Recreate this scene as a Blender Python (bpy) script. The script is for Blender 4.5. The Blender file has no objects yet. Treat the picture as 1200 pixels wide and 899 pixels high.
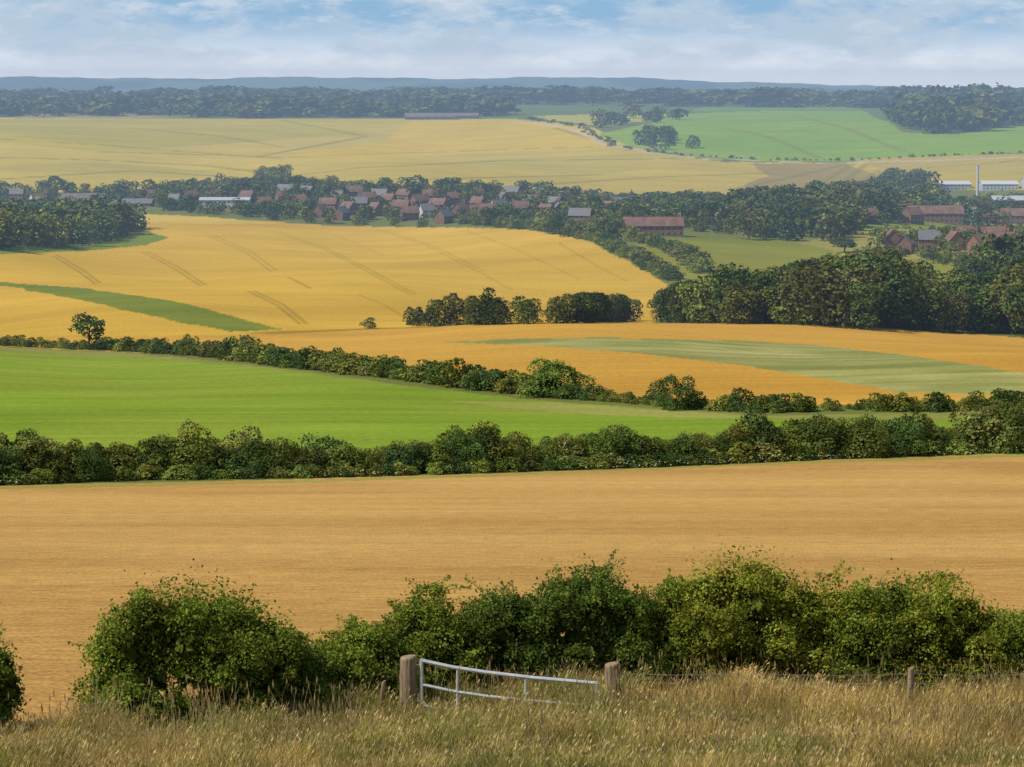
import bpy, math, numpy as np
from mathutils import Vector
rng=np.random.default_rng(11)
# ------------------------------------------------------------------ survey
F=3000.;CX=600.;CY=449.5
PITCH=math.atan((CY-108)/F)
SP,CP=math.sin(PITCH),math.cos(PITCH)
def elev(v):                      # tangent of elevation angle for a theodolite reading
    b=(CY-v)/F
    return (-SP+b*CP)/(CP+b*SP)
def smooth(a,b,x):
    t=np.clip((x-a)/(b-a),0,1); return t*t*(3-2*t)
ROWS=[(899,45),(830,53),(760,66),(700,88),(640,125),(600,170),(565,235),(530,300),(500,345),(460,420),(415,520),(390,640),
(370,760),(340,930),(300,1180),(265,1550),(245,1800),(230,2050),(200,2400),(170,2850),(140,3500),(125,4300),(115,5200)]
KY=[-400,-60,0,8,20,35]+[d for _,d in ROWS]+[7000,8500,10000,12000,30000]
KZ=[45,8,-1.7,-3.5,-7.0,-10.3]+[elev(v)*d for v,d in ROWS]+[-25,-12,0,-10,-80]
KY=np.array(KY,float);KZ=np.array(KZ,float)
_h=np.diff(KY);_d=np.diff(KZ)/_h
_m=np.zeros(len(KY));_m[0]=_d[0];_m[-1]=_d[-1]
for i in range(1,len(KY)-1):
    if _d[i-1]*_d[i]>0:
        w1=2*_h[i]+_h[i-1];w2=_h[i]+2*_h[i-1]
        _m[i]=(w1+w2)/(w1/_d[i-1]+w2/_d[i])
def profile(y):
    y=np.clip(y,KY[0],KY[-1]); i=np.clip(np.searchsorted(KY,y)-1,0,len(KY)-2)
    h=_h[i];s=(y-KY[i])/h
    return ((1+2*s)*(1-s)**2*KZ[i]+s*(1-s)**2*h*_m[i]+s*s*(3-2*s)*KZ[i+1]+s*s*(s-1)*h*_m[i+1])
def terrain(x,y):
    x=np.asarray(x,float);y=np.asarray(y,float)
    yy=np.maximum(y,1.0);t=x/(yy+40);w=np.log(yy)
    amp=0.003*yy*smooth(250,700,yy)*(1-smooth(2600,3600,yy))
    n=amp*(np.sin(15*t+6*w+.7)+.6*np.sin(27*t-8*w+1.3)+.35*np.sin(48*t+7*w))
    rh=55-38*smooth(0.03,0.17,t)+3*np.sin(60*t)+2*np.sin(131*t+1)+1.2*np.sin(290*t)+.7*np.sin(700*t)
    n=n+(rh)*np.exp(-((yy-10000)/1100)**2)*(yy>6000)
    return profile(y)+n
YS=np.exp(np.linspace(math.log(38),math.log(11000),5000))
def sight(u,v):
    b=(CY-v)/F;a=(u-CX)/F
    tx=a/(CP+b*SP);tz=(-SP+b*CP)/(CP+b*SP)
    zt=terrain(tx*YS,YS);zr=tz*YS
    k=np.argmax(zr<zt)
    if not (zr<zt).any(): k=len(YS)-1
    y=YS[k]
    if k>0:
        f0=zr[k-1]-zt[k-1];f1=zr[k]-zt[k];y=YS[k-1]+(YS[k]-YS[k-1])*f0/(f0-f1) if f0!=f1 else y
    return np.array([tx*y,y,float(terrain(tx*y,y))])
def path(pts,step=25,close=False):
    out=[];P=list(pts)+([pts[0]] if close else [])
    for (a,b),(c,d) in zip(P[:-1],P[1:]):
        n=max(1,int(math.hypot(c-a,d-b)/step))
        for i in range(n): out.append(sight(a+(c-a)*i/n,b+(d-b)*i/n))
    if not close: out.append(sight(*P[-1]))
    return np.array(out)
def pip(px,py,poly):
    res=np.zeros(px.shape,bool)
    m=(px>poly[:,0].min())&(px<poly[:,0].max())&(py>poly[:,1].min())&(py<poly[:,1].max())
    idx=np.nonzero(m)[0]
    if len(idx)==0:return res
    X=px[idx];Y=py[idx];c=np.zeros(len(idx),bool)
    q=np.roll(poly,-1,axis=0)
    for (x1,y1,_),(x2,y2,_) in zip(poly,q):
        if y1==y2: continue
        cr=((y1>Y)!=(y2>Y))
        c^=cr&(X<(x2-x1)*(Y-y1)/(y2-y1)+x1)
    res[idx]=c
    return res
def lin(r,g,b):
    f=lambda c:(c/255/12.92 if c<10 else ((c/255+.055)/1.055)**2.4)
    return np.array([f(r),f(g),f(b)])
G=1.15
def alb(r,g,b): return lin(r,g,b)/G
TAB=rng.random((256,256))
def vn(x,y,s=0):
    x=x+s*17.3;y=y+s*5.1
    xi=np.floor(x).astype(int);yi=np.floor(y).astype(int);fx=x-xi;fy=y-yi
    fx=fx*fx*(3-2*fx);fy=fy*fy*(3-2*fy)
    a=TAB[xi&255,yi&255];b=TAB[(xi+1)&255,yi&255];c=TAB[xi&255,(yi+1)&255];d=TAB[(xi+1)&255,(yi+1)&255]
    return (a*(1-fx)+b*fx)*(1-fy)+(c*(1-fx)+d*fx)*fy
# ------------------------------------------------------------------ mesh helper
scene=bpy.context.scene
def mesh_obj(name,co,quads,col=None,mat=None,smooth_=False,parent=None):
    me=bpy.data.meshes.new(name)
    co=np.asarray(co,np.float32).reshape(-1,3);quads=np.asarray(quads,np.int32)
    me.vertices.add(len(co));me.vertices.foreach_set('co',co.ravel())
    me.loops.add(quads.size);me.loops.foreach_set('vertex_index',quads.ravel())
    me.polygons.add(len(quads));me.polygons.foreach_set('loop_start',np.arange(len(quads),dtype=np.int32)*quads.shape[1])
    me.update(calc_edges=True)
    if col is not None:
        a=me.color_attributes.new('Col','FLOAT_COLOR','POINT')
        c=np.ones((len(co),4),np.float32);c[:,:3]=col;a.data.foreach_set('color',c.ravel())
    if smooth_: me.shade_smooth()
    if mat: me.materials.append(mat)
    ob=bpy.data.objects.new(name,me);scene.collection.objects.link(ob)
    if parent: ob.parent=parent
    return ob
def quad_obj(name,Q,colq,mat,parent=None):
    n=len(Q);return mesh_obj(name,Q.reshape(-1,3),np.arange(n*4).reshape(n,4),np.repeat(colq,4,axis=0),mat,parent=parent)
# ------------------------------------------------------------------ materials
def newmat(name):
    m=bpy.data.materials.new(name);m.use_nodes=True;nt=m.node_tree;nt.nodes.clear()
    o=nt.nodes.new('ShaderNodeOutputMaterial');return m,nt,o
def leaf_mat(name,trans=.3,nscale=0.8):
    m,nt,o=newmat(name);N=nt.nodes.new;L=nt.links.new
    a=N('ShaderNodeAttribute');a.attribute_name='Col'
    g=N('ShaderNodeNewGeometry');no=N('ShaderNodeTexNoise');no.inputs['Scale'].default_value=nscale;no.inputs['Detail'].default_value=1
    L(g.outputs['Position'],no.inputs['Vector'])
    mr=N('ShaderNodeMapRange');mr.inputs['From Min'].default_value=.3;mr.inputs['From Max'].default_value=.7
    mr.inputs['To Min'].default_value=.72;mr.inputs['To Max'].default_value=1.32;L(no.outputs['Fac'],mr.inputs['Value'])
    mul=N('ShaderNodeVectorMath');mul.operation='SCALE';L(a.outputs['Color'],mul.inputs[0]);L(mr.outputs[0],mul.inputs['Scale'])
    d=N('ShaderNodeBsdfDiffuse');L(mul.outputs[0],d.inputs[0])
    if trans>0:
        t=N('ShaderNodeBsdfTranslucent');x=N('ShaderNodeMixShader');x.inputs[0].default_value=trans
        L(mul.outputs[0],t.inputs[0]);L(d.outputs[0],x.inputs[1]);L(t.outputs[0],x.inputs[2]);L(x.outputs[0],o.inputs[0])
    else: L(d.outputs[0],o.inputs[0])
    return m
M_leaf=leaf_mat('foliage',.3,.9);M_mid=leaf_mat('hedge_foliage',.15,.25);M_far=leaf_mat('distant_foliage',0,.05);M_grass=leaf_mat('dry_grass',.3,.6)
def simple_mat(name,c,rough=.8,metal=0,nscale=5,var=.25,bump=0,stretch=(1,1,1)):
    m,nt,o=newmat(name);N=nt.nodes.new;L=nt.links.new
    p=N('ShaderNodeBsdfPrincipled');p.inputs['Roughness'].default_value=rough;p.inputs['Metallic'].default_value=metal
    tc=N('ShaderNodeTexCoord');mp=N('ShaderNodeMapping');mp.inputs['Scale'].default_value=stretch;no=N('ShaderNodeTexNoise');no.inputs['Scale'].default_value=nscale;no.inputs['Detail'].default_value=5
    L(tc.outputs['Object'],mp.inputs[0]);L(mp.outputs[0],no.inputs['Vector'])
    r=N('ShaderNodeValToRGB');c=np.array(c);r.color_ramp.elements[0].position=.3;r.color_ramp.elements[1].position=.7
    r.color_ramp.elements[0].color=(*(c*(1-var)),1);r.color_ramp.elements[1].color=(*np.minimum(c*(1+var),1),1)
    L(no.outputs['Fac'],r.inputs[0]);L(r.outputs[0],p.inputs['Base Color'])
    if bump:
        b=N('ShaderNodeBump');b.inputs['Strength'].default_value=bump;b.inputs['Distance'].default_value=.02;L(no.outputs['Fac'],b.inputs['Height']);L(b.outputs[0],p.inputs['Normal'])
    L(p.outputs[0],o.inputs[0]);return m
def ground_mat():
    m,nt,o=newmat('fields');N=nt.nodes.new;L=nt.links.new
    a=N('ShaderNodeAttribute');a.attribute_name='Col';g=N('ShaderNodeNewGeometry')
    last=None
    for sc,lo,hi,det in [((.012,.02,.0),.93,1.07,2),((.05,.3,.0),.93,1.07,3),((.8,1.8,.0),.8,1.2,3),((6,8,0),.68,1.32,1)]:
        mp=N('ShaderNodeMapping');mp.inputs['Scale'].default_value=sc;mp.inputs['Rotation'].default_value=(0,0,.06)
        no=N('ShaderNodeTexNoise');no.inputs['Scale'].default_value=1;no.inputs['Detail'].default_value=det
        L(g.outputs['Position'],mp.inputs[0]);L(mp.outputs[0],no.inputs['Vector'])
        mr=N('ShaderNodeMapRange');mr.inputs['From Min'].default_value=.3;mr.inputs['From Max'].default_value=.7;mr.inputs['To Min'].default_value=lo;mr.inputs['To Max'].default_value=hi
        L(no.outputs['Fac'],mr.inputs['Value'])
        if last is None:last=mr.outputs[0]
        else:
            q=N('ShaderNodeMath');q.operation='MULTIPLY';L(last,q.inputs[0]);L(mr.outputs[0],q.inputs[1]);last=q.outputs[0]
    mul=N('ShaderNodeVectorMath');mul.operation='SCALE';L(a.outputs['Color'],mul.inputs[0]);L(last,mul.inputs['Scale'])
    d=N('ShaderNodeBsdfDiffuse');L(mul.outputs[0],d.inputs[0]);L(d.outputs[0],o.inputs[0]);return m
# ------------------------------------------------------------------ terrain sheet
vs=np.arange(960,108,-0.85)
rv=np.array([r for r,_ in ROWS][::-1],float);rd=np.array([d for _,d in ROWS][::-1],float)
yv=np.exp(np.interp(vs,rv,np.log(rd)));yv=yv[(vs<=899)&(vs>=115)]
Y=np.concatenate([np.linspace(-400,-30,12),np.linspace(-25,44.8,60),yv,np.linspace(5250,8400,30),np.linspace(8450,10400,60),np.linspace(10600,30000,20)])
T=np.concatenate([np.linspace(-1.4,-.31,30),np.linspace(-.3,.3,1080),np.linspace(.31,1.4,30)])
TT,YY=np.meshgrid(T,Y);XX=TT*(np.maximum(YY,0)+40);ZZ=terrain(XX,YY)
nx,ny=len(T),len(Y);X=XX.ravel();Yf=YY.ravel();Z=ZZ.ravel()
w=np.log(np.maximum(Yf,1));
sc=.0012*Yf
JX=X+sc*(vn(X/(Yf+40)*160,w*60,1)-.5)*2;JY=Yf*(1+.006*(vn(X/(Yf+40)*120,w*50,2)-.5))
col=np.empty((len(X),3));col[:]=alb(118,124,66)
def field(pts,c,var=None,vs_=.01,streak=0):
    p=path(pts,25,True);m=pip(JX,JY,p);c=alb(*c)
    if var is None: col[m]=c
    else:
        k=smooth(.25,.75,.6*vn(X[m]*vs_,Yf[m]*vs_*1.5,3)+.4*vn(X[m]*vs_*3,Yf[m]*vs_*5,4))[:,None];col[m]=c*(1-k)+alb(*var)*k
    if streak:   # drilling / mowing streaks that run across the field
        a=X[m]*.02+Yf[m]*.01;s=vn(a,(Yf[m]-.12*X[m])*.22,6)+.6*vn(a*2,(Yf[m]-.12*X[m])*.6,7)
        col[m]*=(1+streak*(s-.8))[:,None]
    return p
far=Yf>3300
k=smooth(.35,.65,vn(X*.002,Yf*.0012,5))[:,None]
col[far]=(alb(110,126,66)*(1-k)+alb(172,158,92)*k)[far]
rd_=Yf>6500;k2=smooth(.5,.62,vn(X*.003,Yf*.002,8))[:,None]
col[rd_]=(alb(46,60,46)*(1-k2)+alb(96,106,76)*k2)[rd_]
# far hill
field([(-500,137),(200,139),(600,139),(690,148),(760,178),(850,190),(1000,190),(1500,178),(1700,180),(1700,225),(1040,222),(940,238),(880,240),(700,232),(560,224),(300,222),(0,226),(-500,226)],(212,184,80),(192,168,74),.002)
field([(-500,139),(300,141),(480,142),(400,158),(250,170),(120,176),(-50,166),(-500,160)],(206,182,66),(188,170,66),.003)
field([(480,142),(600,141),(680,150),(720,170),(600,178),(420,186),(330,184),(450,165)],(220,185,60))
field([(-500,196),(-50,196),(120,190),(300,205),(420,196),(600,186),(760,180),(850,190),(700,205),(480,214),(250,220),(0,222),(-500,222)],(190,170,80),(208,180,74),.002)
field([(880,192),(990,190),(1030,206),(1000,222),(930,236),(870,218),(900,205)],(168,144,80))
field([(700,157),(735,150),(765,143),(800,133),(900,130),(1010,130),(1040,143),(1060,155),(1120,158),(1200,146),(1700,136),(1700,172),(1200,178),(1120,183),(1000,189),(900,189),(810,183),(740,173)],(138,168,54),(150,172,60),.004,.08)
field([(620,136),(700,134),(800,133),(760,142),(700,147),(650,142)],(190,180,76))
field([(820,126),(1000,125),(1010,129),(810,131)],(120,150,62))
field([(1000,186),(1200,180),(1700,175),(1700,212),(1200,205),(1040,200)],(188,164,84))
# valley right side
field([(740,279),(900,280),(1000,283),(1050,298),(1140,312),(1150,345),(800,345),(790,330)],(144,142,56),(128,132,48),.006)
field([(1000,262),(1500,262),(1500,285),(1200,280),(960,283)],(136,146,52))
field([(930,283),(1040,268),(1200,270),(1500,270),(1500,300),(1100,305),(1000,300)],(158,148,74))
# large barley field
field([(-500,252),(130,249),(240,254),(330,261),(420,266),(520,266),(640,269),(690,283),(740,308),(785,334),(760,386),(480,386),(300,394),(150,397),(-500,398)],(219,177,70),(203,163,62),.004,.07)
field([(130,250),(240,255),(330,262),(240,263),(150,260)],(214,182,88))
field([(-500,318),(0,330),(200,338),(420,345),(560,352),(480,384),(300,392),(-500,398)],(215,173,70),(196,156,62),.006,.07)
field([(-500,302),(0,298),(100,294),(170,287),(196,279),(170,270),(120,262),(-100,262)],(126,140,52))
field([(-500,326),(0,331),(100,338),(200,352),(270,370),(332,386),(270,389),(180,371),(90,350),(0,334)],(120,130,50),(132,138,56),.03)
# amber field in front of the wood
field([(-500,398),(150,397),(300,392),(480,384),(700,379),(860,379),(1000,382),(1200,396),(1700,420),(1700,462),(1200,466),(1050,474),(900,476),(760,472),(600,462),(430,437),(230,416),(0,406),(-500,398)],(212,164,74),(198,150,66),.01,.08)
field([(516,401),(600,397),(700,396),(860,399),(950,404),(1060,416),(1200,437),(1700,480),(1700,470),(1200,463),(1060,460),(960,443),(860,427),(760,415),(620,405)],(172,166,102),(144,146,82),.04,.35)
# near green field
field([(-500,402),(0,407),(150,413),(350,434),(560,464),(690,474),(900,487),(1200,482),(1700,470),(1700,520),(-500,555)],(150,148,80),(134,140,66),.05)
field([(-500,408),(0,412),(150,418),(300,431),(460,450),(600,466),(720,477),(860,487),(960,493),(1150,490),(1300,490),(1400,515),(-500,545)],(130,154,52),(142,158,60),.02,.2)
field([(530,470),(640,472),(760,480),(880,488),(840,491),(700,486),(600,478)],(158,158,82))
# near wheat
grass_edge=[(1700,812),(900,815),(400,822),(230,834),(120,848),(60,860),(-500,866)]
wheat=field([(-500,578),(0,569),(300,563),(600,554),(900,541),(1200,531),(1700,520)]+grass_edge,(206,163,95),(192,148,84),.03,.07)
field([(-500,580),(0,570),(300,564),(600,555),(900,542),(1200,532),(1700,521),(1700,523),(1200,535.5),(900,545),(600,558),(300,567),(0,574),(-500,584)],(166,154,78))
fg=(Yf<58)&(~pip(X,Yf,wheat))
kk=smooth(.3,.7,vn(X*.5,Yf*.5,4))[:,None];col[fg]=(alb(150,130,62)*(1-kk)+alb(112,114,48)*kk)[fg]
def line(pts,width,c,st=.6,light=False):
    p=path(pts,12);c=alb(*c)
    for a,b in zip(p[:-1],p[1:]):
        mg=width*2.5
        m=np.nonzero((X>min(a[0],b[0])-mg)&(X<max(a[0],b[0])+mg)&(Yf>min(a[1],b[1])-mg)&(Yf<max(a[1],b[1])+mg))[0]
        if len(m)==0: continue
        d=b[:2]-a[:2];L2=max(d@d,1e-6);t=np.clip(((X[m]-a[0])*d[0]+(Yf[m]-a[1])*d[1])/L2,0,1)
        dd=np.hypot(X[m]-a[0]-t*d[0],Yf[m]-a[1]-t*d[1])
        s=(st*(1-smooth(width*.3,width*1.1,dd)))[:,None];keep=col[m];nw=keep*(1-s)+c*s
        col[m]=np.maximum(keep,nw) if light else np.minimum(keep,nw)
tr=(150,126,48)
for pts,st in [([(62,300),(92,318),(112,333)],.65),([(67,299),(98,317),(118,332)],.65),([(168,296),(205,315),(235,335)],.55),([(173,295),(211,314),(241,334)],.55),
 ([(245,277),(290,297),(318,318)],.45),([(251,276),(296,296),(325,317)],.45),([(290,341),(325,358),(352,380)],.6),([(297,341),(332,357),(360,380)],.6),([(338,325),(364,338)],.6),
 ([(322,272),(380,292),(430,318),(482,346)],.42),([(328,272),(386,292),(437,318),(489,346)],.42),([(418,345),(450,357),(478,374)],.4),
 ([(440,269),(500,288),(560,318),(600,340)],.35),([(447,269),(508,288),(568,318)],.35),([(540,268),(600,290),(680,328)],.3),([(655,285),(700,312),(735,330)],.4),([(390,275),(420,286),(450,300)],.3)]:
    line(pts,.9,tr,st)
for pts in [[(-50,184),(100,187),(240,194),(330,205)],[(-50,160),(120,170),(220,178),(330,186)],[(120,178),(330,184),(520,178),(690,172)],[(270,215),(420,197),(600,188),(800,186)],
 [(560,222),(760,208),(900,203)],[(200,222),(420,212),(700,205)],[(860,222),(940,205),(990,193)],[(925,234),(970,210),(1000,192)],[(940,236),(990,212),(1014,193)],[(330,141),(430,160),(300,184)],[(1040,200),(1200,188)],
 [(850,150),(900,160),(960,185)],[(930,135),(990,150),(1060,178)],[(650,150),(740,176),(850,188)],[(955,236),(1008,214),(1030,200)],[(0,210),(160,200),(330,212)],[(150,150),(260,160),(330,172)]]:
    line(pts,6,(136,128,56),.5)
line([(515,383),(420,386),(300,391)],5,(150,122,50),.5)
for pts in [[(600,142),(640,146),(672,152),(690,160),(704,168)],[(704,168),(760,179),(830,186),(960,191),(1100,188),(1300,180)]]: line(pts,6,(206,194,162),.8,True)
Qi=(np.arange(ny-1)[:,None]*nx+np.arange(nx-1)[None,:]).ravel()
quads=np.stack([Qi,Qi+1,Qi+1+nx,Qi+nx],1)
mesh_obj('terrain',np.stack([X,Yf,Z],1),quads,col,ground_mat(),True)
# ------------------------------------------------------------------ foliage kit
def unit(v): return v/np.maximum(np.linalg.norm(v,axis=-1,keepdims=True),1e-9)
def cards(P,N,s,asp,r):
    a=unit(np.cross(N,r.normal(size=P.shape)));b=np.cross(N,a)
    a=a*s[:,None];b=b*(s*asp)[:,None]
    return np.stack([P-a,P-b+a*.1,P+a,P+b+a*.1],1)
def crown(n,leaf,C,R,r,asp=.75,jit=.6,sp=.11):
    wgt=R.prod(1)**(2/3);k=r.choice(len(C),n,p=wgt/wgt.sum())
    d=unit(r.normal(size=(n,3)));d[:,2]=np.where(d[:,2]<-.45,-d[:,2],d[:,2])
    P=C[k]+d*R[k]*(1+r.normal(size=n)*sp)[:,None]
    ok=np.ones(n,bool)
    for j in range(len(C)):
        q=np.linalg.norm((P-C[j])/R[j],axis=1);ok&=(q>.72)|(k==j)
    P=P[ok];d=d[ok];k=k[ok]
    Nn=unit(d+jit*r.normal(size=d.shape)+np.array([0,0,.2]))
    tone=r.uniform(.68,1.32,len(C))[k]*r.uniform(.7,1.3,len(k))
    return cards(P,Nn,leaf*r.uniform(.5,1.3,len(k)),asp,r),tone
def tube(pts,rad,sides=5):
    pts=np.asarray(pts,float);n=len(pts);d=unit(np.gradient(pts,axis=0))
    ref=np.array([.3,.9,.1]) if abs(d[0][2])>.7 else np.array([0,0,1.])
    a=unit(np.cross(d,ref));b=np.cross(d,a);th=np.arange(sides)*2*math.pi/sides
    ring=pts[:,None]+np.asarray(rad)[:,None,None]*(a[:,None]*np.cos(th)[None,:,None]+b[:,None]*np.sin(th)[None,:,None])
    r2=np.roll(ring,-1,axis=1);return np.stack([ring[:-1],r2[:-1],r2[1:],ring[1:]],2).reshape(-1,4,3)
def template(kind,n,leaf,seed):
    r=np.random.default_rng(seed)
    if kind=='tree':       # free-standing broadleaf
        k=20;c=unit(r.normal(size=(k,3)))*r.uniform(.35,1,(k,1))**.6*np.array([.3,.3,.3]);c[:,2]+=.56
        c[:,:2]+=r.normal(size=2)*.04;R=np.tile(r.uniform(.09,.19,(k,1)),(1,3))*np.array([1.1,1.1,.85]);C=c
        C=np.vstack([C,[[0,0,.54]]]);R=np.vstack([R,[[.25,.25,.28]]]);tr_=(.0,.6,.028)
    elif kind=='wood':     # closed-canopy tree, leaves to the ground at the wood edge
        k=24;z=r.uniform(.08,.84,k);rr=.34*np.sqrt(np.clip(1-((z-.42)/.62)**2,0.05,1))*r.uniform(.5,1.1,k)
        th=r.uniform(0,6.28,k);C=np.stack([rr*np.cos(th),rr*np.sin(th),z],1);R=np.tile(r.uniform(.09,.2,(k,1)),(1,3))*np.array([1.1,1.1,.9])
        C=np.vstack([C,[[0,0,.4],[.03,0,.62]]]);R=np.vstack([R,[[.3,.3,.38],[.22,.22,.24]]]);tr_=(0,.6,.025)
    elif kind=='tall':
        k=20;z=r.uniform(.08,.9,k);rr=.17*(1-((z-.4)/.65)**2)
        th=r.uniform(0,6.28,k);C=np.stack([rr*np.cos(th),rr*np.sin(th),z],1);R=np.tile(r.uniform(.08,.14,(k,1)),(1,3))*np.array([1,1,1.3])
        C=np.vstack([C,[[0,0,.45]]]);R=np.vstack([R,[[.17,.17,.42]]]);tr_=(0,.7,.02)
    else:
        k=22;th=r.uniform(0,6.28,k);rr=r.uniform(0,.55,k);z=r.uniform(.08,.85,k)*(1-.45*(rr/.55)**2)
        C=np.stack([rr*np.cos(th),rr*np.sin(th),z],1);R=np.tile(r.uniform(.1,.23,(k,1)),(1,3))
        C=np.vstack([C,[[0,0,.3]]]);R=np.vstack([R,[[.42,.42,.36]]]);tr_=(0,.4,.03)
    Q,t=crown(n,leaf,C,R,r)
    B=[tube([[0,0,-.06],[.01,0,.2],[0,.01,tr_[1]]],[tr_[2],tr_[2]*.75,tr_[2]*.3])]
    for i in range(5):
        c=C[i];B.append(tube([[0,0,.15+.05*i],c*np.array([.5,.5,1])*.8,c],[tr_[2]*.5,tr_[2]*.35,tr_[2]*.12],4))
    B=np.concatenate(B)
    return np.concatenate([Q,B]),np.concatenate([t,np.ones(len(B))]),np.concatenate([np.zeros(len(Q)),np.ones(len(B))])
bark=np.array([.075,.06,.045])
class Mass:
    def __init__(s): s.Q=[];s.C=[]
    def add(s,tp,p,h,wd,c,r,yaw=None):
        Q,t,k=tp;a=r.uniform(0,6.28) if yaw is None else yaw
        ca,sa=math.cos(a),math.sin(a);x=Q[...,0]*wd;y=Q[...,1]*wd
        s.Q.append(np.stack([x*ca-y*sa+p[0],x*sa+y*ca+p[1],Q[...,2]*h+p[2]],-1))
        s.C.append(np.where(k[:,None]>0,bark,t[:,None]*np.asarray(c)))
    def done(s,name,mat): return quad_obj(name,np.concatenate(s.Q),np.concatenate(s.C),mat)
GR=[1.5*np.array(c) for c in [(.095,.125,.026),(.118,.145,.028),(.070,.105,.026),(.155,.158,.032),(.052,.084,.026),(.135,.135,.038)]]
def gcol(r,dark=1.): return GR[r.integers(len(GR))]*r.uniform(.68,1.28)*dark
TB_near=[template('bush',4200,.028,i) for i in range(6)]
TB_mid=[template('bush',1500,.046,20+i) for i in range(5)]
TT_mid=[template('wood',2600,.03,40+i) for i in range(6)]
TO_mid=[template('tree',2600,.032,140+i) for i in range(5)]
TL_mid=[template('tall',1500,.03,60+i) for i in range(4)]
TT_far=[template('wood',520,.062,70+i) for i in range(6)]
TT_vfar=[template('wood',150,.12,80+i) for i in range(5)]
r=np.random.default_rng(5)
def along(pts,spacing):
    p=path(pts,20);seg=np.linalg.norm(np.diff(p[:,:2],axis=0),axis=1);s=np.concatenate([[0],np.cumsum(seg)])
    q=np.arange(0,s[-1],spacing);return np.interp(q,s,p[:,0]),np.interp(q,s,p[:,1])
def hedge(name,pts,hpx,tmpl,spacing,rows=1,thick=1.5,dark=1.,hv=.25,mat=None,wf=1.0,tallp=.1,gap=0.):
    M=Mass()
    for row in range(rows):
        xs,ys=along(pts,spacing)
        for x,y in zip(xs,ys):
            if r.random()<gap: continue
            x+=r.normal()*spacing*.3;y2=y+row*thick+r.normal()*thick*.25
            u=CX+x/y2*F
            h=(np.interp(u,[a for a,_ in hpx],[b for _,b in hpx]) if isinstance(hpx,list) else hpx)*y2/F
            h*=r.uniform(1-hv,1+hv*.5)*(1.3 if r.random()<tallp else 1);z=float(terrain(x,y2))-.1*h
            M.add(tmpl[r.integers(len(tmpl))],(x,y2,z),h*1.05,h*r.uniform(.8,1.3)*wf,gcol(r,dark),r)
    return M.done(name,mat or M_far)
hedge('field_hedge',[(-260,578),(0,567),(150,561),(300,559),(450,556),(600,551),(750,546),(900,539),(1050,533),(1200,527),(1460,519)],
  [(-300,60),(0,60),(60,54),(130,44),(220,46),(300,48),(480,42),(530,54),(590,50),(640,40),(700,46),(760,40),(900,44),(1000,50),(1100,38),(1150,40),(1180,60),(1230,66)],TB_near,1.7,2,2.2,.95,.35,M_mid,1.0,.12)
hedge('hedge_undergrowth',[(-260,580),(0,569),(150,563),(300,561),(450,558),(600,553),(750,548),(900,541),(1050,535),(1200,529),(1460,521)],18,TB_mid,1.1,1,1,1.15,.45,M_mid,1.3)
hedge('field_hedge',[(-260,398),(0,405),(60,408),(140,411),(260,419),(350,431),(450,442),(560,457),(640,465),(700,470),(780,476),(900,484),(1000,481),(1100,483),(1200,477),(1460,466)],
  [(-200,16),(60,14),(200,17),(350,22),(450,26),(620,24),(700,18),(830,12),(900,26),(1000,14),(1100,20),(1200,18)],TB_mid,2.2,2,2.5,1.0,.5,M_mid,1.1,.12,.05)
hedge('field_hedge',[(545,262),(640,271),(700,283),(745,306),(790,331)],[(545,9),(640,11),(790,15)],TB_mid,5,2,7,.95,.4,None,1,.1,.1)
hedge('field_hedge',[(600,263),(700,268),(760,286),(800,300),(830,322)],[(600,12),(830,15)],TB_mid,8,2,9,.95,.4,None,1.1,.15,.15)
hedge('field_hedge',[(800,182),(900,188),(1000,188),(1100,183),(1300,175)],3.2,TT_vfar,7,1,5,.8,.6,None,1.6,.05,.2)
hedge('field_hedge',[(620,140),(680,149),(705,164),(730,174),(800,182)],4,TT_vfar,13,1,6,.8,.6,None,1.6,.15,.3)
hedge('field_hedge',[(930,262),(1000,266),(1100,270),(1250,268)],6,TT_far,8,1,5,.9,.4,None,1.4,.2,.1)
hedge('field_hedge',[(1000,300),(1080,300),(1130,312),(1150,330)],11,TT_far,8,2,8,.85,.4,None,1.2,.2,.1)
hedge('tree_belt',[(478,382),(560,381),(660,379),(752,376)],[(478,20),(495,26),(520,33),(700,33),(740,30)],TL_mid,4.8,2,5,.55,.12,None,1.3,.05)
def region(pts,spacing,seed):
    p=path(pts,25,True);rr=np.random.default_rng(seed)
    xs=np.arange(p[:,0].min(),p[:,0].max(),spacing);ys=np.arange(p[:,1].min(),p[:,1].max(),spacing)
    a,b=np.meshgrid(xs,ys);a=a.ravel()+rr.uniform(-.48,.48,a.size)*spacing;b=b.ravel()+rr.uniform(-.48,.48,b.size)*spacing
    m=pip(a,b,p);return a[m],b[m]
def wood(name,pts,spacing,hm,tmpl,dark=1.,seed=1,hfun=None,skip=None,mat=None,wf=.95):
    M=Mass();n=0
    for x,y in zip(*region(pts,spacing,seed)):
        if skip and skip(x,y): continue
        h=r.uniform(*hm)*(hfun(CX+x/y*F) if hfun else 1)*(.8+.45*float(vn(x/hm[1]/3,y/hm[1]/5,3)))
        M.add(tmpl[r.integers(len(tmpl))],(x,y,float(terrain(x,y))-.04*h),h,h*r.uniform(.75,1.3)*wf,gcol(r,dark),r);n+=1
    print(name,n);return M.done(name,mat or M_far)
wood('woodland',[(762,378),(850,380),(1000,383),(1200,395),(1480,408),(1480,372),(1200,364),(1100,364),(1020,354),(940,360),(860,368),(800,373)],8,(11,18.5),TT_mid,.74,2,
  lambda u:float(np.interp(u,[760,800,870,1000,1020,1100,1180,1200],[.62,.78,.95,1.0,1.14,.82,.9,1.1])),None,None,1.05)
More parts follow.
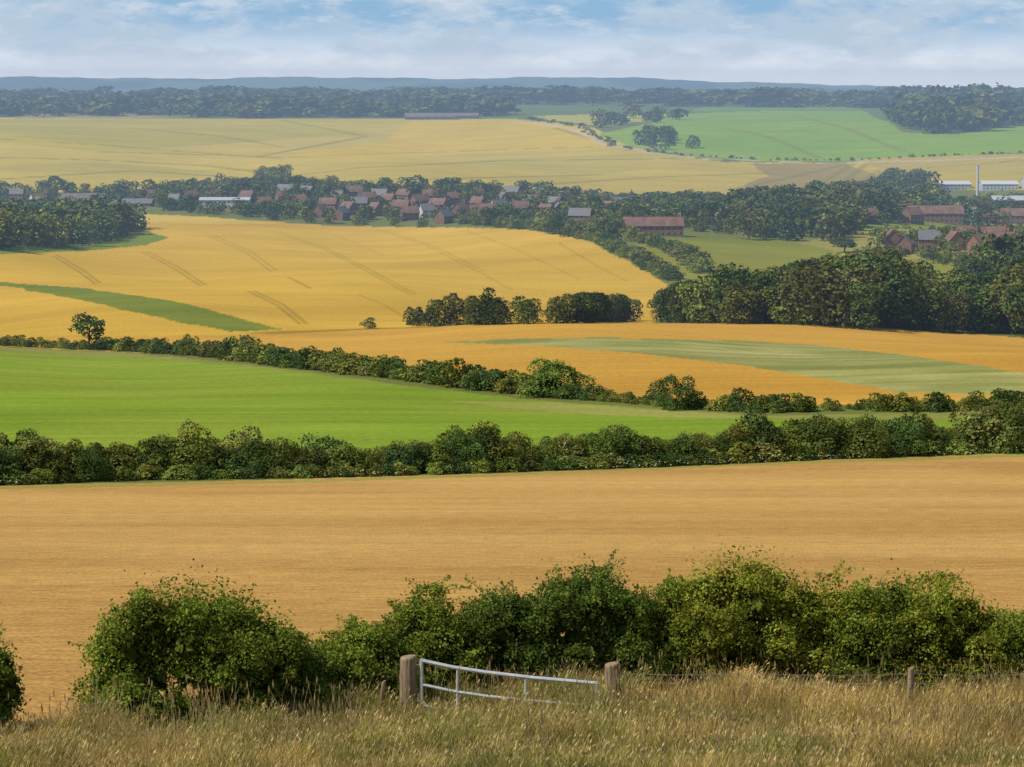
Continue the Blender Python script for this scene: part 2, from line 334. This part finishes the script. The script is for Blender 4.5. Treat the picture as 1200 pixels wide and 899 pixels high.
wood('woodland',[(-330,299),(0,293),(80,290),(145,281),(168,272),(120,262),(0,258),(-330,258)],11.5,(13,20),TT_far,.8,3,lambda u:float(np.interp(u,[0,100,170],[1,1.05,.85])),None,None,1.0)
wood('woodland',[(-500,138),(0,138),(150,136),(300,139),(440,138),(600,136),(610,128),(500,122),(0,122),(-500,122)],36,(11,27),TT_vfar,.58,4,None,None,None,1.9)
wood('woodland',[(-500,122),(500,122),(700,124),(1020,127),(1500,127),(1500,117),(800,116),(-500,116)],58,(14,28),TT_vfar,.56,5,None,None,None,2.6)
wood('woodland',[(1040,140),(1070,155),(1110,158),(1200,147),(1500,140),(1500,128),(1200,126),(1090,122),(1050,130)],30,(20,38),TT_vfar,.6,6,lambda u:float(np.interp(u,[1030,1080,1140,1200],[.55,1,1.0,.8])),None,None,1.3)
wood('copse',[(736,170),(790,177),(816,173),(780,160),(748,158)],24,(8,20),TT_far,.7,7,None,lambda x,y:r.random()<.25)
wood('copse',[(690,152),(770,146),(800,140),(770,136),(700,142)],45,(12,18),TT_vfar,.7,8,None,None,None,1.3)
wood('copse',[(300,214),(335,213),(338,207),(305,206)],12,(7,12),TT_far,.8,9)
# ------------------------------------------------------------------ buildings
M_brick=simple_mat('brick',(.25,.13,.09),.9,0,1.2,.3);M_tile=simple_mat('roof_tile',(.21,.11,.08),.9,0,.25,.35);M_slate=simple_mat('slate',(.17,.165,.165),.7,0,1,.25)
M_white=simple_mat('white_render',(.6,.59,.56),.8,0,1,.06);M_glass=simple_mat('window_glass',(.03,.035,.04),.15,0,1,.2);M_sheet=simple_mat('metal_sheet',(.5,.52,.53),.5,0,.5,.1)
M_door=simple_mat('painted_door',(.1,.08,.06),.6)
M_dark=simple_mat('farm_roof',(.19,.15,.12),.9,0,.3,.3)
houses=[]
def box(x0,x1,y0,y1,z0,z1):
    v=[(x0,y0,z0),(x1,y0,z0),(x1,y1,z0),(x0,y1,z0),(x0,y0,z1),(x1,y0,z1),(x1,y1,z1),(x0,y1,z1)]
    return v,[(0,3,2,1),(4,5,6,7),(0,1,5,4),(1,2,6,5),(2,3,7,6),(3,0,4,7)]
def boxes(name,lst,mat,par):
    V=[];Fc=[]
    for b in lst:
        v,f=box(*b);o=len(V);V+=v;Fc+=[[i+o for i in q] for q in f]
    ob=mesh_obj(name,V,Fc,None,mat);ob.parent=par;return ob
def house(name,u,v,W,D,H,RH,yaw,wm,rm,chim=True,clear=62):
    p=sight(u,v);houses.append((p[0],p[1],W,clear))
    e=bpy.data.objects.new(name,None);scene.collection.objects.link(e);e.location=(p[0],p[1],p[2]-.3);e.rotation_euler=(0,0,yaw)
    w2,d2=W/2,D/2
    me=bpy.data.meshes.new('walls')
    me.from_pydata([(-w2,-d2,-1),(w2,-d2,-1),(w2,d2,-1),(-w2,d2,-1),(-w2,-d2,H),(w2,-d2,H),(w2,d2,H),(-w2,d2,H),(-w2,0,H+RH-.1),(w2,0,H+RH-.1)],[],
      [(0,1,5,4),(2,3,7,6),(1,2,6,9,5),(3,0,4,8,7)]);me.materials.append(wm)
    ob=bpy.data.objects.new('walls',me);scene.collection.objects.link(ob);ob.parent=e
    o=.45;k=RH/d2;a=H-o*k
    me=bpy.data.meshes.new('roof');t=.22
    V=[(-w2-o,-d2-o,a),(w2+o,-d2-o,a),(w2+o,0,H+RH),(-w2-o,0,H+RH),(w2+o,d2+o,a),(-w2-o,d2+o,a)];V+=[(x,y,z+t) for x,y,z in V]
    me.from_pydata(V,[],[(6,7,8,9),(9,8,10,11),(0,1,7,6),(5,11,10,4),(1,2,8,7),(2,4,10,8),(3,0,6,9),(5,3,9,11),(0,3,2,1),(3,5,4,2)]);me.materials.append(rm)
    ob=bpy.data.objects.new('roof',me);scene.collection.objects.link(ob);ob.parent=e
    n=max(2,int(W/3));wl=[]
    for fl in ([1.0,3.6] if H>4.5 else [1.0]):
        for i in range(n):
            x=-w2+W*(i+.5)/n
            for s in (-1,1): wl.append((x-.5,x+.5,s*d2-.04,s*d2+.04,fl,fl+1.1))
    boxes('windows',wl,M_glass,e);boxes('door',[(.6-.45+W/n*.5-.6,.6+.45+W/n*.5-.6,-d2-.05,-d2+.03,-.2,2.0)],M_door,e)
    if chim: boxes('chimney',[(w2-1.4,w2-.6,-.4,.4,H+RH*.5,H+RH+1.3)],M_brick,e)
rr=np.random.default_rng(9)
for (u,v) in [(385,247),(408,252),(440,253),(470,250),(492,243),(514,248),(540,254),(395,238),(430,240),(560,246),(590,240),(622,243),(650,246),(680,250),(702,243),(350,243),(330,238),(455,242),(500,255),(570,255),(610,252),(640,256),(1000,256),(1030,254),(1010,248),(1060,298),(1088,292),(1118,294),(1148,298),(1176,296),(1130,286),(205,242),(225,238),(1165,288),(180,236),(420,246),(530,240),(660,238),(480,258),(375,255),(1240,290),(1270,262),(-60,238),
  (445,236),(475,236),(505,237),(400,258),(520,262),(310,246),(290,238),(680,262),(1045,290),(1160,262),(1135,258),(1015,262),(360,232),(415,232),(740,236),(765,240),(600,232),(560,234),(335,230),(250,234),(630,234),(585,250),(715,252),(20,234),(45,240),(655,254)]:
    house('brick_house',u,v,rr.uniform(7,13),7,5.2,3.8,rr.uniform(-.8,.8)+(1.57 if rr.random()<.3 else 0),M_white if rr.random()<.1 else M_brick,M_slate if rr.random()<.25 else M_tile,True,rr.choice([28,44,58]))
house('brick_house',765,276,30,9,5.5,4,.05,M_brick,M_tile);house('white_house',727,246,14,8,5.5,3.5,.1,M_white,M_slate)
house('brick_house',1094,260,36,9,6,4.5,0,M_brick,M_tile);house('brick_house',1068,262,14,9,6,4,.8,M_brick,M_tile);house('brick_house',1192,262,22,9,6,4.5,-.1,M_brick,M_tile)
house('village_hall',98,240,32,12,4.5,4.5,.1,M_brick,M_dark,False);house('village_hall',150,244,36,12,4,3,-.1,M_brick,M_slate,False)
house('white_warehouse',264,243,34,16,5.5,1.6,.03,M_white,M_sheet,False)
house('industrial_shed',1116,222,28,24,5,2.5,.05,M_sheet,M_white,False);house('industrial_shed',1170,222,30,24,5,2.5,-.05,M_sheet,M_white,False)
house('industrial_shed',1188,243,34,20,6,3,0,M_dark,M_sheet,False);house('industrial_shed',1220,220,30,24,6,2.5,0,M_sheet,M_sheet,False)
house('farm_barn',505,140,70,22,4,5,.03,M_dark,M_dark,False);house('farm_barn',548,139,30,18,4,4,-.05,M_dark,M_dark,False);house('farm_barn',176,135,34,16,5,3,.1,M_brick,M_tile,False)
p=sight(1145,240);hh=46*p[1]/F
Q=tube([[p[0],p[1],p[2]-1],[p[0],p[1],p[2]+hh*.5],[p[0],p[1],p[2]+hh]],[1.1,1.0,.9],12)
e=bpy.data.objects.new('factory_chimney',None);scene.collection.objects.link(e)
quad_obj('stack',Q,np.ones((len(Q),3)),M_white,e)
quad_obj('cap',tube([[p[0],p[1],p[2]+hh],[p[0],p[1],p[2]+hh+.4],[p[0],p[1],p[2]+hh+.8]],[1.25,1.25,.2],12),np.ones((24,3)),M_sheet,e)
HX=np.array(houses)
def near_house(x,y):
    dt=np.abs(x/y-HX[:,0]/HX[:,1])*HX[:,1];dy=HX[:,1]-y
    return bool(((dt<HX[:,2]*.5+.5)&(dy>-9)&(dy<HX[:,3])).any())
wood('village_trees',[(170,226),(300,216),(400,220),(560,224),(700,236),(880,242),(940,239),(900,262),(860,276),(780,270),(700,262),(600,266),(480,266),(380,264),(300,256),(180,247)],13,(4.5,12),TT_far,.76,11,None,near_house,None,1.1)
wood('village_trees',[(-330,222),(60,226),(180,228),(180,247),(60,240),(-330,236)],18,(6,13),TT_far,.76,12,None,near_house,None,1.1)
wood('village_trees',[(860,246),(940,240),(1040,222),(1100,226),(1110,246),(1040,262),(980,284),(880,282),(850,268)],14,(8,17),TT_far,.7,13,None,near_house,None,1.1)
wood('village_trees',[(1100,240),(1500,236),(1500,262),(1200,268),(1100,262)],15,(6,13),TT_far,.76,23,None,near_house,None,1.1)
wood('village_trees',[(1030,226),(1085,224),(1090,212),(1040,208)],15,(10,17),TT_far,.72,14,None,None,None,1.1)
wood('village_trees',[(1020,297),(1200,306),(1500,306),(1500,284),(1040,284)],12,(5,10),TT_far,.78,15,None,near_house,None,1.1)
wood('village_trees',[(1130,338),(1200,342),(1400,342),(1400,322),(1150,318)],11,(11,18),TT_far,.7,16)
def single(name,u,v,hpx,wpx,tmpl,c,bush=True):
    p=sight(u,v);h=hpx*p[1]/F;wd=wpx*p[1]/F;M=Mass();M.add(tmpl,(p[0],p[1],p[2]-.05*h),h*1.05,wd/(1.25 if bush else .85),np.array(c)*1.35,r);M.done(name,M_mid)
big=[template('bush',6500,.024,100+i) for i in range(4)]
single('round_bush',650,465,54,90,big[0],(.09,.135,.028))
single('round_bush',793,480,46,62,big[1],(.055,.09,.028))
single('oak_tree',105,409,44,44,TO_mid[0],(.065,.105,.028),False)
single('round_bush',287,414,20,28,big[2],(.075,.12,.03))
single('round_bush',433,385,13,20,big[3],(.06,.095,.03))
single('oak_tree',65,229,24,36,TO_mid[1],(.06,.09,.03),False)
single('oak_tree',715,277,28,34,TT_mid[2],(.11,.13,.035),False)
single('oak_tree',990,296,20,36,TO_mid[3],(.05,.08,.028),False)
single('oak_tree',1010,386,58,48,TT_mid[4],(.085,.12,.03),False)
for u,hh_,w_,c_ in [(545,56,60,(.075,.125,.028)),(705,50,60,(.09,.14,.028)),(1185,66,84,(.105,.13,.03)),(35,54,84,(.13,.14,.034)),(105,44,50,(.06,.1,.026)),(590,46,40,(.12,.14,.03)),(800,46,50,(.085,.12,.028)),(1010,52,70,(.11,.14,.03)),(1060,48,60,(.07,.11,.026))]:
    single('round_bush',u,float(np.interp(u,[0,600,1200],[567,552,529])),hh_,w_,big[u%4],c_)
# white umbels along the hedge foot
xs,ys=along([(-100,570),(300,561),(600,553),(900,541),(1300,527)],.3)
P=np.stack([xs+r.normal(size=len(xs))*.5,ys-3.2-r.uniform(0,2.5,len(xs)),np.zeros(len(xs))],1)
P=P[vn(P[:,0]*.12,P[:,1]*.05,6)>.55];P[:,2]=terrain(P[:,0],P[:,1])+r.uniform(.3,.8,len(P))
quad_obj('cow_parsley',cards(P,unit(r.normal(size=P.shape)*.4+np.array([0,-.3,1])),r.uniform(.05,.11,len(P)),1.,r),np.tile([.5,.5,.36],(len(P),1)),M_leaf)
# ------------------------------------------------------------------ foreground bushes
def fbush(u,v,Wd,H,seed,c,n=21000,leaf=.04,depth=1.6,sprays=130):
    q=np.random.default_rng(seed);p=sight(u,v);k=78;H=H*1.05
    x=q.uniform(-1,1,k);y=q.uniform(-1,1,k);top=np.sqrt(np.clip(1-x**2*.75,0.1,1))*q.uniform(.72,1.0,k)
    R=q.uniform(.15,.38,k);z=R*.5+(np.maximum(top*H-R,R*.6)-R*.5)*q.uniform(0,1,k)**.65
    C=np.stack([x*(Wd/2-.25),y*depth*.6,z],1);R3=np.stack([R*1.1,R,R*.85],1)
    # broad inner masses so the bush is closed behind its outer sprays
    xi=np.linspace(-.75,.75,max(3,int(Wd*1.6)));Ci0=np.stack([xi*(Wd/2-.2),0*xi,.42*H*np.sqrt(1-xi**2*.7)],1);Ri0=np.stack([0*xi+.48,0*xi+.5,.40*H*np.sqrt(1-xi**2*.7)],1)
    Q,t=crown(int(n*1.3),leaf,np.vstack([C,Ci0]),np.vstack([R3,Ri0]),q,.62,.9,.2)
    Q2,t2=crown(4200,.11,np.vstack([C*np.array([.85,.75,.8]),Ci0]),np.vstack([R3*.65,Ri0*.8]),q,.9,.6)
    br=[];LQ=[];LT=[]
    for i in range(9):
        j=q.integers(k);br.append(tube([[C[j,0]*.4,C[j,1]*.3,-.1],C[j]*np.array([.7,.7,.5]),C[j]],[.035,.025,.01],5))
    for i in range(sprays):
        j=q.integers(k);d=unit(np.array([q.normal()*.7,q.normal()*.5,abs(q.normal())*.5+.6]));s=C[j]+d*R3[j]*.6;L=q.uniform(.2,.7)*(.6+.5*(C[j,2]/H))
        s_=np.linspace(0,1,6)[:,None];pth=s+d*L*s_+np.array([d[0]*.5,d[1]*.5,-.35])*L*.5*s_**2
        br.append(tube(pth,np.linspace(.010,.003,6),3))
        m=int(L*95);tt=q.uniform(.05,1.02,m);pp=np.stack([np.interp(tt,s_[:,0],pth[:,a]) for a in range(3)],1)+q.normal(size=(m,3))*.065*(1.15-tt[:,None]*.8)
        LQ.append(cards(pp,unit(q.normal(size=(m,3))+np.array([0,-.2,.7])),leaf*q.uniform(.55,1.1,m),.6,q));LT.append(q.uniform(.95,1.4,m))
    B=np.concatenate(br);LQ=np.concatenate(LQ);LT=np.concatenate(LT)
    A=np.concatenate([Q,Q2,LQ,B]);cc=np.asarray(c)*1.3
    hue=q.uniform(-1,1,len(Q));c1=t[:,None]*cc*(1+np.stack([.28*hue,.05*hue,0*hue],1))
    col_=np.concatenate([c1,t2[:,None]*cc*.55,LT[:,None]*cc*np.array([1.15,1.08,1.]),np.tile(bark,(len(B),1))])  # inner core leaves get a darker colour, shade painted inside the bush
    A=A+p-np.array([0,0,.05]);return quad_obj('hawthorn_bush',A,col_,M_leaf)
gy=(.19,.205,.026);gm=(.138,.175,.024);gd=(.1,.142,.024)
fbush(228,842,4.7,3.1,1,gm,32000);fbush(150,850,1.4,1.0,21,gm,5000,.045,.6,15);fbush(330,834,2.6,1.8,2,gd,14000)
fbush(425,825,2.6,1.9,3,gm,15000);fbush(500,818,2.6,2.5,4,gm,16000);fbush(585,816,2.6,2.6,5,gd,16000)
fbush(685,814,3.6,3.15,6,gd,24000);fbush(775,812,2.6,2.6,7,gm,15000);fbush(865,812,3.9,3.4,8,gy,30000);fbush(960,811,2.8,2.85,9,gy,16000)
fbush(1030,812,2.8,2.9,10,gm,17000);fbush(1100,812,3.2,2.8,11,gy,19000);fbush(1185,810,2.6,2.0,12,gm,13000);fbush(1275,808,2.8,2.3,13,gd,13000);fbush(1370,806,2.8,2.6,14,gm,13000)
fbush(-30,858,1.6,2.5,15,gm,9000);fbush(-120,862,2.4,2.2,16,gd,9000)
# ------------------------------------------------------------------ grass
n=250000
gx=r.uniform(-15,15,n);gyy=r.uniform(40,57,n);m=(np.abs(gx)<gyy*.27)&(~pip(gx,gyy,wheat));gx=gx[m];gyy=gyy[m];n=len(gx);print('grass',n)
cl=.45*vn(gx*.6,gyy*.6,7)+.35*vn(gx*2.2,gyy*2.2,5)+.2*vn(gx*6,gyy*6,8);hgt=(.06+.58*smooth(.15,.9,cl))*r.uniform(.55,1.3,n)*(1+.25*smooth(50,53,gyy));base=np.stack([gx,gyy,terrain(gx,gyy)],1)
an=r.uniform(0,6.28,n);ln=r.uniform(.1,.6,n)*hgt;d=np.stack([np.cos(an)*ln+.06,np.sin(an)*ln,0*an],1);up=np.array([0,0,1.])
wd=np.stack([np.sin(an+1.2),np.cos(an+1.2)*.4,0*an],1)*(r.uniform(.004,.010,n))[:,None]
p1=base+d*.3+up*(hgt*.55)[:,None];p2=base+d+up*(hgt)[:,None]
q1=np.stack([base-wd,base+wd,p1+wd*.8,p1-wd*.8],1);q2=np.stack([p1-wd*.8,p1+wd*.8,p2+wd*.2,p2-wd*.2],1)
straw=np.array([.68,.49,.155]);green=np.array([.30,.32,.06]);pale=np.array([.78,.62,.28])
gn=.5*vn(gx*.3,gyy*.4,9)+.3*vn(gx*1.2,gyy*1.2,3)+.2*r.random(n)
g=smooth(.38,.68,gn)[:,None];gc=straw*(1-g)+green*g;pk=(r.random(n)<.12)[:,None];gc=np.where(pk,pale,gc)*r.uniform(.65,1.2,n)[:,None]
sh=r.random(n)<.22;s0=p2[sh];ds=unit(d[sh]+up*.25)*.06;ws=wd[sh]*2.2
q3=np.stack([s0-ds*.3,s0+ds*.5-ws,s0+ds*1.5,s0+ds*.5+ws],1)
quad_obj('grass',np.concatenate([q1,q2,q3]),np.clip(np.concatenate([gc*.9,gc,np.tile([.62,.45,.2],(len(q3),1))*r.uniform(.6,1.3,len(q3))[:,None]]),0,.85),M_grass)
# taller weed and seed stalks standing above the sward
n=2600;sx_=r.uniform(-14,14,n);sy_=r.uniform(44,56,n);m=(np.abs(sx_)<sy_*.26)&(~pip(sx_,sy_,wheat))&(vn(sx_*.7,sy_*.7,2)>.45);sx_=sx_[m];sy_=sy_[m];n=len(sx_)
b0=np.stack([sx_,sy_,terrain(sx_,sy_)],1);H_=r.uniform(.6,1.05,n)[:,None];lean=r.normal(size=(n,3))*np.array([.09,.06,0]);b1=b0+lean*.4+up*H_*.6;b2=b0+lean*1.5+up*H_;wv=np.array([.004,0,0])
s1=np.stack([b0-wv,b0+wv,b1+wv,b1-wv],1);s2=np.stack([b1-wv,b1+wv,b2+wv*.6,b2-wv*.6],1);hv=np.array([.016,0,0]);s3=np.stack([b2-up*.12,b2-up*.03-hv,b2+up*.07,b2-up*.03+hv],1)
quad_obj('seed_stalks',np.concatenate([s1,s2,s3]),np.concatenate([np.tile([.5,.42,.17],(2*n,1)),np.tile([.46,.3,.14],(n,1))*r.uniform(.6,1.4,n)[:,None]]),M_grass)
# ------------------------------------------------------------------ gate, posts, wire
M_wood=simple_mat('weathered_wood',(.3,.215,.125),.9,0,6,.5,.6,(3,3,.5));M_galv=simple_mat('galvanised_steel',(.6,.61,.6),.5,.3,9,.15,.1);M_wire=simple_mat('wire',(.25,.24,.23),.6,.6)
def post(name,u,v,h,rad,lean=(0,0)):
    p=sight(u,v);S=14;V=[];zs=[-.3,0,h*.5,h-.05,h-.02,h];rs=[1,1,.97,.95,.9,.8]
    for z,k in zip(zs,rs):
        for i in range(S):
            a=i*2*math.pi/S;rr_=rad*k*(1+.05*math.sin(3*a+1)+.03*math.sin(5*a));V.append((rr_*math.cos(a)+lean[0]*z,rr_*math.sin(a)+lean[1]*z,z+(.02*math.cos(a) if z>h*.9 else 0)))
    Fc=[(k*S+i,k*S+(i+1)%S,(k+1)*S+(i+1)%S,(k+1)*S+i) for k in range(5) for i in range(S)]+[tuple(5*S+i for i in range(S))]
    me=bpy.data.meshes.new(name);me.from_pydata(V,[],Fc);me.materials.append(M_wood);ob=bpy.data.objects.new(name,me);ob.location=p;scene.collection.objects.link(ob);return p
pl=post('gate_post',478,838,1.24,.185,(.01,0));pr=post('gate_post',717,832,1.0,.17)
post('fence_post',445,840,.75,.05,(.12,0));
fps=[pr]+[post('fence_post',u,v,h,.07,(l,0)) for u,v,h,l in [(872,832,.6,.04),(1066,833,.92,.02),(1230,832,.9,-.03),(1400,832,.95,.02)]]
gate=bpy.data.objects.new('field_gate',None);scene.collection.objects.link(gate)
def gp(u,v,dy=0.): # survey point on the line of the gate
    y=pl[1]-.05+(u-492)/205*(-.35)+dy
    return [(u-CX)/F*y*1.0/ (CP+(CY-v)/F*SP),y,elev(v)*y]
def rail(nm,pts,rad): quad_obj(nm,tube([gp(*q) for q in pts],[rad]*len(pts),8),np.ones(((len(pts)-1)*8,3)),M_galv,gate)
rail('top_rail',[(493,774),(530,782),(570,788),(620,794),(665,798),(700,801)],.042)
rail('middle_rail',[(493,802),(530,810),(570,816),(620,821),(665,825),(699,828)],.033)
rail('bottom_rail',[(493,826),(530,834),(570,840),(620,845),(665,849),(699,852)],.03)
rail('hinge_stile',[(494,772),(494,800),(494,829)],.04);rail('brace_1',[(536,783),(536,810),(536,836)],.028);rail('brace_2',[(616,794),(616,820),(616,846)],.028);rail('latch_stile',[(699,799),(699,826),(699,854)],.036)
rail('hinge_pin_top',[(478,779),(494,779)],.018);rail('hinge_pin_bottom',[(478,822),(494,822)],.018)
wf=bpy.data.objects.new('wire_fence',None);scene.collection.objects.link(wf)
for i,hz in enumerate([.35,.6,.82]):
    pts=[]
    for a,b in zip(fps[:-1],fps[1:]):
        for s in np.linspace(0,1,7)[:-1]:
            q=a*(1-s)+b*s;pts.append([q[0],q[1]-.1,q[2]+hz-.05*4*s*(1-s)*(i==2)])
    quad_obj('strand_%d'%(i+1),tube(pts,[.005]*len(pts),4),np.ones(((len(pts)-1)*4,3)),M_wire,wf)
# ------------------------------------------------------------------ air, sky, sun
SIG=1/6600.
V_,F_=box(-7000,7000,420,10900,-250,88)
haze=mesh_obj('sky_haze',V_,F_);m,nt,o=newmat('aerial_haze')
ab=nt.nodes.new('ShaderNodeVolumeAbsorption');ab.inputs['Color'].default_value=(0,0,0,1);ab.inputs['Density'].default_value=SIG
em=nt.nodes.new('ShaderNodeEmission');em.inputs['Color'].default_value=(.29,.42,.59,1);em.inputs['Strength'].default_value=SIG  # haze emits its own glow, standing in for scattered daylight
ad=nt.nodes.new('ShaderNodeAddShader');nt.links.new(ab.outputs[0],ad.inputs[0]);nt.links.new(em.outputs[0],ad.inputs[1]);nt.links.new(ad.outputs[0],o.inputs['Volume'])
haze.data.materials.append(m)
AZ=math.radians(-110);EL=math.radians(50)
W=bpy.data.worlds.new('World');scene.world=W;W.use_nodes=True;nt=W.node_tree;nt.nodes.clear();N=nt.nodes.new;L=nt.links.new
o=N('ShaderNodeOutputWorld');bg=N('ShaderNodeBackground');bg.inputs[1].default_value=.1;L(bg.outputs[0],o.inputs[0])
sky=N('ShaderNodeTexSky');sky.sky_type='NISHITA';sky.sun_disc=False;sky.sun_elevation=EL;sky.sun_rotation=AZ;sky.air_density=1;sky.dust_density=1
tc=N('ShaderNodeTexCoord');sx=N('ShaderNodeSeparateXYZ');L(tc.outputs['Generated'],sx.inputs[0])
def mrange(src,a,b,c=0,d=1,sm=True):
    x=N('ShaderNodeMapRange');x.interpolation_type='SMOOTHSTEP' if sm else 'LINEAR'
    for k_,v_ in zip(('From Min','From Max','To Min','To Max'),(a,b,c,d)): x.inputs[k_].default_value=v_
    L(src,x.inputs['Value']);return x.outputs[0]
def mix(f,a,b):
    x=N('ShaderNodeMix');x.data_type='RGBA';L(f,x.inputs[0])
    for s,i in ((a,6),(b,7)):
        if isinstance(s,tuple): x.inputs[i].default_value=(*[c*10 for c in s],1)
        else: L(s,x.inputs[i])
    return x.outputs[2]
def noise(sc,scale,det,ro=.55,off=0):
    mp=N('ShaderNodeMapping');mp.inputs['Scale'].default_value=sc;mp.inputs['Location'].default_value=(off,off*.7,0);no=N('ShaderNodeTexNoise');no.inputs['Scale'].default_value=scale;no.inputs['Detail'].default_value=det;no.inputs['Roughness'].default_value=ro
    L(tc.outputs['Generated'],mp.inputs[0]);L(mp.outputs[0],no.inputs['Vector']);return no.outputs['Fac']
base_=mix(mrange(sx.outputs[2],.002,.03),(1.7,1.6,1.5),(.27,.50,.74))
cl1=mrange(noise((1,1,3.0),18,5,.62),.40,.60,0,.85);c1=mix(cl1,base_,(.60,.70,.80))
cl2=mrange(noise((1,1,3.2),40,5,.65,3),.46,.68,0,.7);c2=mix(cl2,c1,(.82,.87,.92))
lowk=mrange(sx.outputs[2],.002,.018,1,0);c3=mix(lowk,c2,(1.75,1.6,1.48))
up_=mrange(sx.outputs[2],.06,.2);L(mix(up_,c3,sky.outputs[0]),bg.inputs[0])
sd=bpy.data.lights.new('sun','SUN');sd.energy=3.7;sd.angle=math.radians(.6);sd.color=(1,.95,.86)
so=bpy.data.objects.new('sun',sd);scene.collection.objects.link(so)
D=Vector((math.sin(AZ)*math.cos(EL),math.cos(AZ)*math.cos(EL),math.sin(EL)));so.rotation_euler=D.to_track_quat('Z','Y').to_euler()
cd=bpy.data.cameras.new('camera');cam=bpy.data.objects.new('camera',cd);scene.collection.objects.link(cam)
cd.sensor_width=36;cd.lens=36*F/1200;cd.clip_end=60000;cd.clip_start=.5;cam.rotation_euler=(math.pi/2-PITCH,0,0);scene.camera=cam
scene.view_settings.view_transform='Standard'
try: scene.view_settings.look='None'
except: pass
